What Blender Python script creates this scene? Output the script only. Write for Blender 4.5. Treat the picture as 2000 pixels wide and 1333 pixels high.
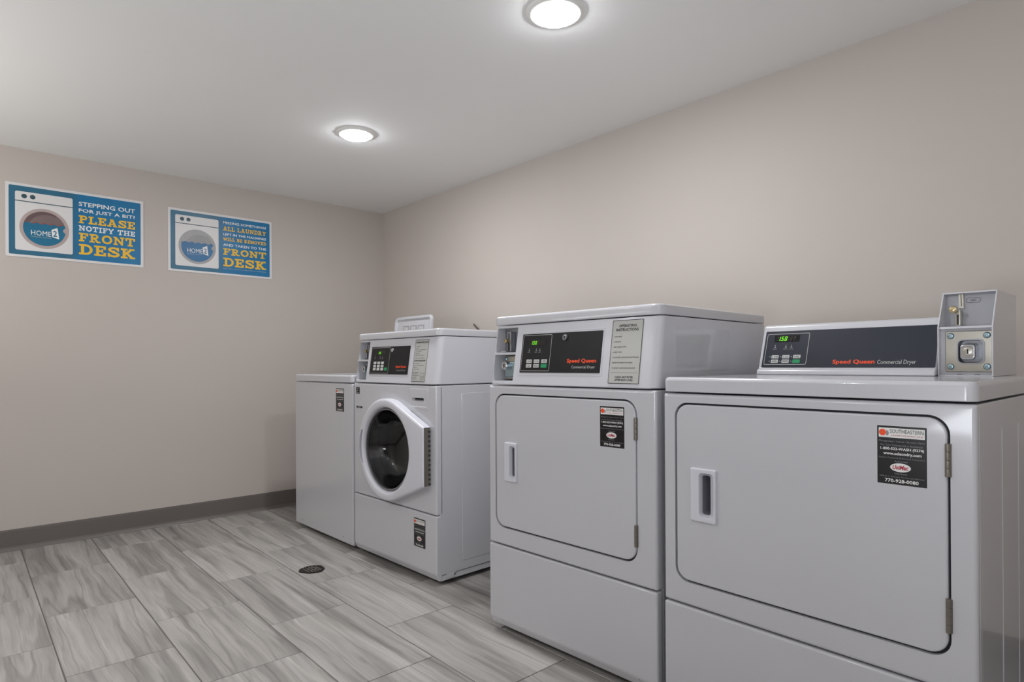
import bpy, bmesh, math, random
from mathutils import Vector, Matrix
for o in list(bpy.data.objects): bpy.data.objects.remove(o, do_unlink=True)
SC = bpy.context.scene
COL = SC.collection
H = 2.044                      # ceiling height
RX, RY = 5.0, -4.3             # far right wall and near wall (both behind or beside the camera)

# ------------------------------------------------------------------ camera
cam_data = bpy.data.cameras.new('camera'); cam = bpy.data.objects.new('camera', cam_data); COL.objects.link(cam)
yaw, pitch, roll = 0.8357683, 0.0017281, -0.0054672
fw = Vector((-math.sin(yaw)*math.cos(pitch), math.cos(yaw)*math.cos(pitch), math.sin(pitch)))
rt = Vector((math.cos(yaw), math.sin(yaw), 0)); up = rt.cross(fw)
rt2 = rt*math.cos(roll) + up*math.sin(roll); up2 = -rt*math.sin(roll) + up*math.cos(roll)
cm = Matrix.Identity(4)
for i in range(3): cm[i][0], cm[i][1], cm[i][2] = rt2[i], up2[i], -fw[i]
cm[0][3], cm[1][3], cm[2][3] = 3.992915, -2.329196, 0.931341
cam.matrix_world = cm
cam_data.sensor_width = 36; cam_data.lens = 1196.688/2000*36; cam_data.shift_y = 42.015/2000
cam_data.clip_start = 0.02; SC.camera = cam

# ------------------------------------------------------------------ world, fill light, exposure
w = bpy.data.worlds.new('world'); SC.world = w; w.use_nodes = True
w.node_tree.nodes['Background'].inputs[0].default_value = (0.9, 0.95, 1, 1)
w.node_tree.nodes['Background'].inputs[1].default_value = 0.0
SC.view_settings.view_transform = 'Standard'; SC.view_settings.look = 'None'
SC.view_settings.gamma = 1; SC.view_settings.use_curve_mapping = False
SC.view_settings.exposure = 0.09
LAMP_W, NEAR_W, F1W, F2W, F3W = 4.0, 1.5, 15.0, 13.5, 11.5
STR = 90.0
def area(name, loc, direction, sx, sy, power, col=(1, 1, 1), shape='RECTANGLE', parent=None, spread=math.pi):
    l = bpy.data.lights.new(name, 'AREA'); l.shape = shape; l.size = sx
    if shape in ('RECTANGLE', 'ELLIPSE'): l.size_y = sy
    l.energy = power; l.color = col; l.spread = spread
    o = bpy.data.objects.new(name, l); COL.objects.link(o); o.location = loc
    o.rotation_euler = Vector(direction).to_track_quat('-Z', 'Y').to_euler()
    if parent: o.parent = parent
    return o
# unseen fill lights added to brighten the room off its ceiling and right wall
area('unseen_fill', (4.2, -2.8, 1.3), (1, 0.45, 0.1), 0.6, 0.6, F1W, (0.94, 0.99, 1.07))
area('unseen_fill_left', (1.1, -3.3, 1.15), (-0.1, 0.2, 1), 0.8, 0.8, F2W, (1.0, 0.985, 0.97))
area('unseen_fill_right', (3.6, -2.75, 0.75), (-0.25, 0.35, 1), 0.6, 0.6, F3W, (0.94, 0.99, 1.07))

# ------------------------------------------------------------------ materials
def lin(h):
    h = h.lstrip('#'); c = [int(h[i:i+2], 16)/255 for i in (0, 2, 4)]
    return tuple(x/12.92 if x <= .04045 else ((x+.055)/1.055)**2.4 for x in c) + (1,)
def new_mat(name):
    m = bpy.data.materials.new(name); m.use_nodes = True
    return m, m.node_tree, m.node_tree.nodes['Principled BSDF']
def mat(name, hexc, rough=.5, metal=0, coat=0, noise=0.03, nscale=6, bump=0, bscale=200, spec=.5, emit=None, estr=0, coat_rough=.1):
    m, t, b = new_mat(name); c = lin(hexc)
    n = t.nodes.new('ShaderNodeTexNoise'); n.inputs['Scale'].default_value = nscale; n.inputs['Detail'].default_value = 3
    tc = t.nodes.new('ShaderNodeTexCoord'); t.links.new(tc.outputs['Object'], n.inputs['Vector'])
    r = t.nodes.new('ShaderNodeMix'); r.data_type = 'RGBA'
    r.inputs[6].default_value = tuple(x*(1-noise) for x in c[:3]) + (1,)
    r.inputs[7].default_value = tuple(min(1, x*(1+noise)) for x in c[:3]) + (1,)
    t.links.new(n.outputs['Fac'], r.inputs[0]); t.links.new(r.outputs[2], b.inputs['Base Color'])
    b.inputs['Roughness'].default_value = rough; b.inputs['Metallic'].default_value = metal
    b.inputs['Coat Weight'].default_value = coat; b.inputs['Coat Roughness'].default_value = coat_rough
    b.inputs['Specular IOR Level'].default_value = spec
    if emit:
        b.inputs['Emission Color'].default_value = lin(emit); b.inputs['Emission Strength'].default_value = estr
    if bump:
        n2 = t.nodes.new('ShaderNodeTexNoise'); n2.inputs['Scale'].default_value = bscale
        t.links.new(tc.outputs['Object'], n2.inputs['Vector'])
        bp = t.nodes.new('ShaderNodeBump'); bp.inputs['Strength'].default_value = bump; bp.inputs['Distance'].default_value = 0.001
        t.links.new(n2.outputs['Fac'], bp.inputs['Height']); t.links.new(bp.outputs[0], b.inputs['Normal'])
    return m
M = {}
M['wall'] = mat('wall_paint', '#c9c1ba', .75, noise=.012, nscale=1.2, bump=.15, bscale=260, spec=.3)
M['ceiling'] = mat('ceiling_paint', '#efefed', .8, noise=.01, nscale=1, bump=.12, bscale=260, spec=.3)
M['base'] = mat('vinyl_baseboard', '#6f6965', .42, noise=.04, nscale=4)
M['grout'] = mat('grout', '#6b6764', .8, noise=.08, nscale=40)
M['enamel'] = mat('white_enamel', '#cdced3', .26, coat=.8, coat_rough=.07, noise=.006, nscale=2, bump=.04, bscale=500)
M['plastic'] = mat('white_plastic', '#d2d3d9', .28, noise=.005, coat=.2)
M['whitebright'] = mat('bright_white_plastic', '#dcdde5', .3, noise=.004)
M['gap'] = mat('dark_gap', '#2b2d30', .7)
M['under'] = mat('under_machine_dark', '#26272a', .6, metal=.2)  # dark tone that deepens the shade beneath the machines
M['black'] = mat('black_panel', '#131417', .35, spec=.3)
M['navy'] = mat('slate_panel', '#292d38', .35, spec=.4)
M['line'] = mat('print_silver', '#b9b9b6', .4)
M['key'] = mat('key_grey', '#c9cac8', .45)
M['keygreen'] = mat('key_green', '#14925c', .45)
M['led'] = mat('led_green', '#1c3a08', .4, emit='#7dff1e', estr=1.1)
M['led_off'] = mat('led_off', '#3a2f30', .3)
M['window'] = mat('display_window', '#0a0c0a', .15)
M['red'] = mat('print_red_orange', '#ff5220', .4)
M['white'] = mat('print_white', '#f0f0ee', .5)
M['greytxt'] = mat('print_grey', '#8f9094', .5)
M['dark'] = mat('print_black', '#1b1b1c', .5)
M['stk'] = mat('sticker_black', '#161617', .3)
M['oval_red'] = mat('print_crimson', '#b5203c', .5)
M['inst'] = mat('instruction_plate', '#bdbeb9', .4)
M['chrome'] = mat('chrome', '#cfd2d6', .12, metal=1, noise=.02)
M['zinc'] = mat('zinc_plate', '#b9b6ac', .3, metal=.9, noise=.12, nscale=30)
M['zincblue'] = mat('blue_zinc_bolt', '#a3bac2', .25, metal=.9, noise=.1, nscale=60)
M['steel'] = mat('brushed_steel', '#9a9ba0', .4, metal=.8, noise=.06, nscale=20)
M['brass'] = mat('brass', '#c3b48c', .25, metal=1, noise=.08, nscale=40)
M['hinge'] = mat('hinge_steel', '#857f77', .38, metal=.7, noise=.12, nscale=80)
M['pocket'] = mat('pocket_shade_grey', '#8f8e97', .4)  # darker grey stands in for the shade inside the handle pocket
M['rubber'] = mat('rubber', '#2c2e30', .55)
M['cord'] = mat('grey_cord', '#55504c', .5)
M['drain_dark'] = mat('drain_dark', '#221f1c', .6, noise=.2, nscale=60)
M['drain_metal'] = mat('drain_metal', '#8d8983', .35, metal=.8, noise=.2, nscale=60)
M['trim'] = mat('lamp_trim', '#eeeeea', .5)
M['diffuser'] = mat('lamp_diffuser', '#ffffff', .5, emit='#f8faff', estr=STR)
M['drum'] = mat('drum_steel', '#55595d', .42, metal=.7, noise=.06, nscale=30)
m, t, b = new_mat('smoked_glass'); M['glass'] = m
b.inputs['Base Color'].default_value = (.40, .43, .44, 1); b.inputs['Roughness'].default_value = .03
b.inputs['Transmission Weight'].default_value = 1; b.inputs['IOR'].default_value = 1.45
M['poster'] = mat('poster_white', '#e4e3e3', .4, noise=.02, nscale=8)
def poster_blue():
    m, t, b = new_mat('poster_blue')
    tc = t.nodes.new('ShaderNodeTexCoord'); n = t.nodes.new('ShaderNodeTexNoise'); n.inputs['Scale'].default_value = 9; n.inputs['Detail'].default_value = 6
    t.links.new(tc.outputs['Object'], n.inputs['Vector'])
    sx = t.nodes.new('ShaderNodeSeparateXYZ'); t.links.new(tc.outputs['Object'], sx.inputs[0])
    mr = t.nodes.new('ShaderNodeMapRange'); mr.inputs[1].default_value = .27; mr.inputs[2].default_value = .31
    t.links.new(sx.outputs['Y'], mr.inputs[0])
    ml = t.nodes.new('ShaderNodeMix'); ml.data_type = 'RGBA'; ml.inputs[6].default_value = lin('#2d6f8c'); ml.inputs[7].default_value = lin('#0b78ab')
    t.links.new(mr.outputs[0], ml.inputs[0])
    mx = t.nodes.new('ShaderNodeMix'); mx.data_type = 'RGBA'; mx.blend_type = 'MULTIPLY'; mx.inputs[0].default_value = .5
    cr = t.nodes.new('ShaderNodeValToRGB'); cr.color_ramp.elements[0].position = .3; cr.color_ramp.elements[0].color = (.6, .68, .8, 1); cr.color_ramp.elements[1].position = .65
    t.links.new(n.outputs['Fac'], cr.inputs[0]); t.links.new(ml.outputs[2], mx.inputs[6]); t.links.new(cr.outputs[0], mx.inputs[7])
    t.links.new(mx.outputs[2], b.inputs['Base Color']); b.inputs['Roughness'].default_value = .35
    return m
M['pblue'] = poster_blue()
M['pyellow'] = mat('poster_yellow', '#f6c22c', .4)
M['pdk'] = mat('poster_slate', '#33505c', .4)
M['pring'] = mat('poster_ring', '#b9a9a6', .4, noise=.06, nscale=30)
M['pring2'] = mat('poster_ring_grey', '#a7a7a9', .4, noise=.06, nscale=30)
M['pdrum'] = mat('poster_drum', '#7d6c6a', .4, noise=.12, nscale=14)
M['pdrum2'] = mat('poster_drum_grey', '#98999b', .4, noise=.08, nscale=14)
M['pdrumd'] = mat('poster_drum_shadow', '#6a5455', .4, noise=.1, nscale=14)
M['pwater'] = mat('poster_water', '#136f93', .4, noise=.22, nscale=14)
M['pwater2'] = mat('poster_water_deep', '#2a6ea0', .4, noise=.2, nscale=14)
M['pcoral'] = mat('poster_coral', '#96504c', .4)
def tile_mat():
    m, t, b = new_mat('porcelain_tile'); N = t.nodes.new; Lk = t.links.new
    tc = N('ShaderNodeTexCoord'); oi = N('ShaderNodeObjectInfo')
    mul = N('ShaderNodeMath'); mul.operation = 'MULTIPLY'; mul.inputs[1].default_value = 137.0; Lk(oi.outputs['Random'], mul.inputs[0])
    cx = N('ShaderNodeCombineXYZ'); Lk(mul.outputs[0], cx.inputs[0]); Lk(mul.outputs[0], cx.inputs[1])
    add = N('ShaderNodeVectorMath'); add.operation = 'ADD'; Lk(tc.outputs['Object'], add.inputs[0]); Lk(cx.outputs[0], add.inputs[1])
    # slow sideways wander of the veins
    w1 = N('ShaderNodeTexNoise'); w1.inputs['Scale'].default_value = 3.2; w1.inputs['Detail'].default_value = 2; Lk(add.outputs[0], w1.inputs['Vector'])
    sc = N('ShaderNodeVectorMath'); sc.operation = 'SCALE'; sc.inputs[3].default_value = .036; Lk(w1.outputs['Color'], sc.inputs[0])
    ad2 = N('ShaderNodeVectorMath'); ad2.operation = 'ADD'; Lk(add.outputs[0], ad2.inputs[0]); Lk(sc.outputs[0], ad2.inputs[1])
    def streak(sx, sy, det, rough=.6):
        mp = N('ShaderNodeMapping'); mp.inputs['Scale'].default_value = (sx, sy, 1); Lk(ad2.outputs[0], mp.inputs['Vector'])
        n = N('ShaderNodeTexNoise'); n.inputs['Scale'].default_value = 1; n.inputs['Detail'].default_value = det; n.inputs['Roughness'].default_value = rough
        Lk(mp.outputs[0], n.inputs['Vector']); return n
    v = streak(.45, 9, 1.5, .4); v2 = streak(.8, 24, 2, .4); a = streak(1.1, 15, 3, .55); c = streak(2.4, 60, 5, .65); d = streak(1.5, 5, 1)
    r1 = N('ShaderNodeValToRGB'); e = r1.color_ramp.elements
    e[0].position = .30; e[0].color = lin('#918e8a'); e[1].position = .70; e[1].color = lin('#bfbcb8')
    x = e.new(.47); x.color = lin('#aba8a4'); x = e.new(.43); x.color = lin('#9d9a96')
    Lk(a.outputs['Fac'], r1.inputs[0])
    mx = N('ShaderNodeMix'); mx.data_type = 'RGBA'; mx.blend_type = 'MULTIPLY'; mx.inputs[0].default_value = .7
    r2 = N('ShaderNodeValToRGB'); r2.color_ramp.elements[0].position = .34; r2.color_ramp.elements[0].color = (.76, .755, .75, 1); r2.color_ramp.elements[1].position = .56
    Lk(c.outputs['Fac'], r2.inputs[0]); Lk(r1.outputs[0], mx.inputs[6]); Lk(r2.outputs[0], mx.inputs[7])
    m2 = N('ShaderNodeMix'); m2.data_type = 'RGBA'; m2.blend_type = 'MULTIPLY'; m2.inputs[0].default_value = .75
    r3 = N('ShaderNodeValToRGB'); r3.color_ramp.elements[0].position = .38; r3.color_ramp.elements[0].color = (.86, .855, .85, 1); r3.color_ramp.elements[1].position = .58
    Lk(d.outputs['Fac'], r3.inputs[0]); Lk(mx.outputs[2], m2.inputs[6]); Lk(r3.outputs[0], m2.inputs[7])
    def line(src, pos, wd, col, prev, fac):
        rp = N('ShaderNodeValToRGB'); q = rp.color_ramp.elements
        q[0].position = pos-wd; q[0].color = (1, 1, 1, 1); q[1].position = pos+wd*1.6; q[1].color = (1, 1, 1, 1)
        z_ = q.new(pos); z_.color = col
        mm = N('ShaderNodeMix'); mm.data_type = 'RGBA'; mm.blend_type = 'MULTIPLY'; mm.inputs[0].default_value = fac
        Lk(src.outputs['Fac'], rp.inputs[0]); Lk(prev.outputs[2], mm.inputs[6]); Lk(rp.outputs[0], mm.inputs[7]); return mm
    m2 = line(v, .47, .014, (.62, .61, .60, 1), m2, .8); m2 = line(v, .56, .02, (1.18, 1.18, 1.17, 1), m2, 1); m2 = line(v2, .52, .016, (.76, .75, .75, 1), m2, .7)
    # per-tile tone
    hs = N('ShaderNodeHueSaturation'); mr = N('ShaderNodeMapRange'); mr.inputs[3].default_value = .90; mr.inputs[4].default_value = 1.07
    Lk(oi.outputs['Random'], mr.inputs[0]); Lk(mr.outputs[0], hs.inputs['Value']); Lk(m2.outputs[2], hs.inputs['Color'])
    Lk(hs.outputs[0], b.inputs['Base Color']); b.inputs['Roughness'].default_value = .42
    bp = N('ShaderNodeBump'); bp.inputs['Strength'].default_value = .25; bp.inputs['Distance'].default_value = .001
    Lk(c.outputs['Fac'], bp.inputs['Height']); Lk(bp.outputs[0], b.inputs['Normal'])
    return m
M['tile'] = tile_mat()

# ------------------------------------------------------------------ mesh helpers
def tomesh(bm, name, recalc=True):
    if recalc: bmesh.ops.recalc_face_normals(bm, faces=bm.faces)
    me = bpy.data.meshes.new(name); bm.to_mesh(me); bm.free(); return me
def obj(name, bm, m, parent=None, smooth=True, recalc=True):
    me = bm if isinstance(bm, bpy.types.Mesh) else tomesh(bm, name, recalc)
    me.name = name
    if m is not None and not me.materials: me.materials.append(M[m] if isinstance(m, str) else m)
    o = bpy.data.objects.new(name, me); COL.objects.link(o)
    if smooth and len(me.polygons) > 1:
        me.polygons.foreach_set('use_smooth', [True]*len(me.polygons))
        me.set_sharp_from_angle(angle=math.radians(38))
        wn = o.modifiers.new('weighted', 'WEIGHTED_NORMAL'); wn.keep_sharp = True; wn.weight = 80
    if parent: o.parent = parent
    return o
def thing(name, label, cat, loc=(0, 0, 0), rz=0, group=None):
    o = bpy.data.objects.new(name, None); COL.objects.link(o); o.empty_display_size = .1
    o.location = loc; o.rotation_euler = (0, 0, rz); o['label'] = label; o['category'] = cat
    if group: o['group'] = group
    return o
def loft(rings, cap0=True, cap1=True, bm=None, closed=False):
    bm = bm or bmesh.new()
    vs = [[bm.verts.new(p) for p in r] for r in rings]; n = len(rings[0])
    pairs = list(zip(vs, vs[1:])) + ([(vs[-1], vs[0])] if closed else [])
    for a, b_ in pairs:
        for i in range(n):
            j = (i+1) % n
            bm.faces.new((a[i], a[j], b_[j], b_[i]))
    if not closed:
        if cap0: bm.faces.new(list(reversed(vs[0])))
        if cap1: bm.faces.new(vs[-1])
    return bm
def rr(x0, y0, x1, y1, r, n=6):
    r = max(1e-4, min(r, (x1-x0)/2-1e-5, (y1-y0)/2-1e-5)); pts = []
    for cx, cy, a0 in ((x1-r, y0+r, -90), (x1-r, y1-r, 0), (x0+r, y1-r, 90), (x0+r, y0+r, 180)):
        for k in range(n+1):
            a = math.radians(a0 + 90*k/n); pts.append((cx+r*math.cos(a), cy+r*math.sin(a)))
    return pts
def bev(b, n=3):   # (inset, setback) steps of a rounded edge, from the side to the face
    return [(b*(1-math.cos(math.pi/2*k/n)), b*(1-math.sin(math.pi/2*k/n))) for k in range(n+1)]
def slab_front(u0, z0, u1, z1, r, d0, d1, b=.003, bm=None, n=6, fmap=None):
    """rounded panel, face at depth d0 towards -y, back at d1"""
    f = fmap or (lambda u, d, z: (u, d, z))
    rings = [[f(u, d1, z) for u, z in rr(u0, z0, u1, z1, r, n)]]
    for i, s in bev(b):
        rings.append([f(u, d0+s, z) for u, z in rr(u0+i, z0+i, u1-i, z1-i, r-i, n)])
    return loft(rings, bm=bm)
def slab_top(u0, d0, u1, d1, r, z0, z1, b=.006, bb=.002, bm=None, n=6):
    """rounded slab lying flat, top at z1"""
    rings = []
    for i, s in reversed(bev(bb, 2)): rings.append([(u, d, z0+s) for u, d in rr(u0+i, d0+i, u1-i, d1-i, r-i, n)])
    for i, s in bev(b): rings.append([(u, d, z1-s) for u, d in rr(u0+i, d0+i, u1-i, d1-i, r-i, n)])
    return loft(rings, bm=bm)
def box(u0, u1, d0, d1, z0, z1, b=0, seg=2, bm=None):
    t_ = bmesh.new(); bmesh.ops.create_cube(t_, size=1)
    for v in t_.verts: v.co = ((u0+u1)/2+v.co.x*(u1-u0), (d0+d1)/2+v.co.y*(d1-d0), (z0+z1)/2+v.co.z*(z1-z0))
    if b: bmesh.ops.bevel(t_, geom=t_.edges[:], offset=b, segments=seg, profile=.5, affect='EDGES')
    if bm is None: return t_
    me = bpy.data.meshes.new('t'); t_.to_mesh(me); t_.free(); bm.from_mesh(me); bpy.data.meshes.remove(me); return bm
def prism(profile, u0, u1, b=0, seg=3, bm=None):   # profile of (d, z), extruded along u
    t_ = loft([[(u0, d, z) for d, z in profile], [(u1, d, z) for d, z in profile]])
    bmesh.ops.recalc_face_normals(t_, faces=t_.faces)
    if b: bmesh.ops.bevel(t_, geom=[e for e in t_.edges if e.calc_face_angle(0) > .3], offset=b, segments=seg, profile=.5, affect='EDGES', clamp_overlap=True)
    if bm is None: return t_
    me = bpy.data.meshes.new('t'); t_.to_mesh(me); t_.free(); bm.from_mesh(me); bpy.data.meshes.remove(me); return bm
def mcut(bm, cutters):
    """boolean difference at mesh level"""
    a = bpy.data.objects.new('t', tomesh(bm, 't')); COL.objects.link(a); cs = []
    for c in cutters:
        co = bpy.data.objects.new('c', tomesh(c, 'c')); COL.objects.link(co); cs.append(co)
        md = a.modifiers.new('b', 'BOOLEAN'); md.operation = 'DIFFERENCE'; md.object = co; md.solver = 'EXACT'
    dg = bpy.context.evaluated_depsgraph_get(); dg.update()
    me = bpy.data.meshes.new_from_object(a.evaluated_get(dg))
    for o in [a]+cs: bpy.data.objects.remove(o, do_unlink=True)
    return me
def rev(profile, c, axis='y', n=40, cap0=False, cap1=False, bm=None, closed=False):
    """profile (r, t): surface of revolution about axis through c; t along axis"""
    rings = []
    for r, t_ in profile:
        ring = []
        for k in range(n):
            a = 2*math.pi*k/n
            if axis == 'y': ring.append((c[0]+r*math.cos(a), c[1]+t_, c[2]+r*math.sin(a)))
            elif axis == 'z': ring.append((c[0]+r*math.cos(a), c[1]+r*math.sin(a), c[2]+t_))
            else: ring.append((c[0]+t_, c[1]+r*math.cos(a), c[2]+r*math.sin(a)))
        rings.append(ring)
    return loft(rings, cap0, cap1, bm=bm, closed=closed)
def tube(pts, r, n=8, bm=None):
    pts = [Vector(p) for p in pts]; rings = []
    for i, p in enumerate(pts):
        tg = (pts[min(i+1, len(pts)-1)] - pts[max(i-1, 0)]).normalized()
        a = tg.orthogonal().normalized() if abs(tg.z) > .99 else tg.cross(Vector((0, 0, 1))).normalized()
        b_ = tg.cross(a)
        rings.append([p + r*(math.cos(2*math.pi*k/n)*a + math.sin(2*math.pi*k/n)*b_) for k in range(n)])
    return loft(rings, bm=bm)

# ------------------------------------------------------------------ print and lettering
_tc = {}
def text_pts(s, bold=0.0, shear=0.0, spacing=1.0):
    k = (s, bold, shear, spacing)
    if k in _tc: return _tc[k]
    cu = bpy.data.curves.new('t', 'FONT'); cu.body = s; cu.offset = bold; cu.shear = shear; cu.resolution_u = 2; cu.space_character = spacing
    o = bpy.data.objects.new('t', cu); COL.objects.link(o)
    dg = bpy.context.evaluated_depsgraph_get(); dg.update()
    me = bpy.data.meshes.new_from_object(o.evaluated_get(dg))
    vs = [(v.co.x, v.co.y) for v in me.vertices]; fs = [tuple(p.vertices) for p in me.polygons]
    bpy.data.objects.remove(o, do_unlink=True); bpy.data.curves.remove(cu); bpy.data.meshes.remove(me)
    _tc[k] = (vs, fs); return _tc[k]
def flat(polys_vf, F, off, bm=None):
    bm = bm or bmesh.new()
    vs, fs = polys_vf; V = [bm.verts.new(F(x, y, off)) for x, y in vs]
    for f in fs:
        try: bm.faces.new([V[i] for i in f])
        except ValueError: pass
    return bm
def fitbox(vf, x0, x1, y0, y1):
    vs, fs = vf; xs = [v[0] for v in vs]; ys = [v[1] for v in vs]
    a, b_, c, d = min(xs), max(xs), min(ys), max(ys)
    return [(x0+(x-a)/(b_-a)*(x1-x0), y0+(y-c)/(d-c)*(y1-y0)) for x, y in vs], fs
def flip_front(bm): return bm
def letters(s, F, x0, x1, y0, y1, off, m, parent, bold=0.0, shear=0.0, name='lettering', spacing=1.0):
    bm = flat(fitbox(text_pts(s, bold, shear, spacing), x0, x1, y0, y1), F, off)
    return obj(name, bm, m, parent, smooth=False, recalc=False)
def patch(pts, F, off, m, parent, name):
    bm = flat((pts, [tuple(range(len(pts)))]), F, off)
    return obj(name, bm, m, parent, smooth=False, recalc=False)
def rectpts(x0, y0, x1, y1): return [(x0, y0), (x1, y0), (x1, y1), (x0, y1)]
def outline(x0, y0, x1, y1, wd, F, off, m, parent, name='printed_border', r=.003):
    a = rr(x0, y0, x1, y1, r, 4); b_ = rr(x0+wd, y0+wd, x1-wd, y1-wd, max(r-wd, .0005), 4); n = len(a)
    return obj(name, flat((a+b_, [(i, (i+1) % n, n+(i+1) % n, n+i) for i in range(n)]), F, off), m, parent, smooth=False, recalc=False)
def circ(cx, cy, rx, ry=None, n=40, a0=0, a1=360):
    ry = ry or rx
    return [(cx+rx*math.cos(math.radians(a0+(a1-a0)*k/n)), cy+ry*math.sin(math.radians(a0+(a1-a0)*k/n))) for k in range(n + (0 if a1-a0 == 360 else 1))]
# hand-drawn slab-serif capitals: strokes in a box of height 1
SER = .17
def _stroke(pts, t_):
    out = []; P = [Vector(p) for p in pts]
    closed = (P[0]-P[-1]).length < 1e-6
    L, R = [], []
    for i, p in enumerate(P):
        if closed: a = P[i-1] if i else P[-2]; c = P[i+1] if i < len(P)-1 else P[1]
        else: a = P[max(i-1, 0)]; c = P[min(i+1, len(P)-1)]
        d1 = (p-a).normalized() if (p-a).length else (c-p).normalized(); d2 = (c-p).normalized() if (c-p).length else d1
        nrm = Vector((-(d1+d2).y, (d1+d2).x)).normalized(); sc = min(1/max(.4, nrm.dot(Vector((-d1.y, d1.x)))), 2)
        L.append(p+nrm*t_/2*sc); R.append(p-nrm*t_/2*sc)
    for i in range(len(P)-1): out.append([tuple(L[i]), tuple(R[i]), tuple(R[i+1]), tuple(L[i+1])])
    return out
def _rc(x0, y0, x1, y1): return [[(x0, y0), (x1, y0), (x1, y1), (x0, y1)]]
def _arc(cx, cy, rx, ry, a0, a1, n=10): return [(cx+rx*math.cos(math.radians(a0+(a1-a0)*k/n)), cy+ry*math.sin(math.radians(a0+(a1-a0)*k/n))) for k in range(n+1)]
def glyph(ch, T=.21):
    h = T/2; s = SER
    def foot(x, w_=.24): return _rc(x-w_, 0, x+w_, s)
    def head(x, w_=.24): return _rc(x-w_, 1-s, x+w_, 1)
    def stem(x, w_=.24): return _rc(x-h, 0, x+h, 1) + foot(x, w_) + head(x, w_)
    if ch == 'I': return stem(.24), .48
    if ch == 'L': return _rc(.24-h, 0, .24+h, 1)+head(.24)+_rc(0, 0, .8, s)+_rc(.8-s, 0, .8, .38), .8
    if ch in 'EF':
        g = _rc(.24-h, 0, .24+h, 1)+_rc(0, 1-s, .8, 1)+_rc(.8-s, .66, .8, 1)+_rc(.24, .42, .58, .58)+_rc(.5, .32, .6, .68)
        return (g+_rc(0, 0, .8, s)+_rc(.8-s, 0, .8, .34), .8) if ch == 'E' else (g+foot(.24), .8)
    if ch == 'T': return _rc(.45-h, 0, .45+h, 1)+foot(.45, .25)+_rc(0, 1-s, .9, 1)+_rc(0, .64, s, 1)+_rc(.9-s, .64, .9, 1), .9
    if ch in 'PRBD':
        g = stem(.24)
        if ch == 'D': return g+_stroke([(.2, 1-s/2), (.45, 1-s/2)]+_arc(.45, .5, .36, .5-s/2, 90, -90)+[(.2, s/2)], s*1.15), .9
        g += _stroke([(.2, 1-s/2), (.5, 1-s/2)]+_arc(.5, .72, .2, .28-s/2, 90, -90)+[(.2, .44+s/2)], s*1.1)
        if ch == 'P': return g, .82
        if ch == 'B': return g+_stroke([(.2, .54), (.52, .54)]+_arc(.52, .54-(.54-s/2)/2, .24, (.54-s/2)/2, 90, -90)+[(.2, s/2)], s*1.1), .86
        return g+_stroke([(.45, .5), (.74, .05)], T)+_rc(.62, 0, .98, s), .98
    if ch == 'O': return _stroke(_arc(.47, .5, .47-h, .5-s/2, 0, 360, 24), T), .94
    if ch == 'S': return _stroke([(.72, .74)]+_arc(.43, .74, .29, .26-s/2, 20, 270)+_arc(.43, .28, .31, .28-s/2, 90, -160), s*1.15)+_rc(.66, .62, .8, 1)+_rc(.02, 0, .16, .38), .82
    if ch == 'A': return _stroke([(.18, .04), (.46, .98)], T*.8)+_stroke([(.50, .98), (.80, .04)], T*1.1)+_rc(.26, .25, .7, .25+s*.9)+_rc(0, 0, .4, s)+_rc(.58, 0, .98, s)+_rc(.28, 1-s*.7, .6, 1), .98
    if ch == 'N': return _rc(.2-h*.8, 0, .2+h*.8, 1)+_rc(.8-h*.8, 0, .8+h*.8, 1)+_stroke([(.18, .95), (.82, .05)], T)+foot(.2, .2)+_rc(0, 1-s, .3, 1)+head(.8, .2), 1.0
    if ch == 'H': return stem(.22, .22)+stem(.8, .22)+_rc(.22, .42, .8, .58), 1.02
    if ch == 'M': return stem(.2, .2)+stem(.98, .2)+_stroke([(.2, .95), (.59, .15)], T)+_stroke([(.59, .15), (.98, .95)], T), 1.18
    if ch == 'U': return _stroke([(.22, 1), (.22, .36)]+_arc(.5, .36, .28, .36-h, 180, 360)+[(.78, 1)], T)+head(.22, .22)+head(.78, .22), 1.0
    if ch == 'Y': return _stroke([(.14, .96), (.46, .45)], T)+_stroke([(.78, .96), (.46, .45)], T)+_rc(.46-h, 0, .46+h, .5)+foot(.46, .22)+_rc(0, 1-s, .34, 1)+_rc(.6, 1-s, .94, 1), .94
    if ch == 'V': return _stroke([(.14, .96), (.46, .05)], T)+_stroke([(.78, .96), (.46, .05)], T)+_rc(0, 1-s, .34, 1)+_rc(.6, 1-s, .94, 1), .94
    if ch == 'W': return _stroke([(.12, .96), (.36, .05)], T)+_stroke([(.36, .05), (.62, .9)], T)+_stroke([(.62, .9), (.88, .05)], T)+_stroke([(.88, .05), (1.12, .96)], T)+_rc(0, 1-s, .3, 1)+_rc(.94, 1-s, 1.24, 1), 1.24
    if ch == 'K': return stem(.24)+_stroke([(.3, .4), (.76, .95)], T*.9)+_stroke([(.42, .55), (.82, .05)], T)+_rc(.58, 1-s, .98, 1)+_rc(.62, 0, 1.02, s), 1.02
    return [], .4
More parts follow.
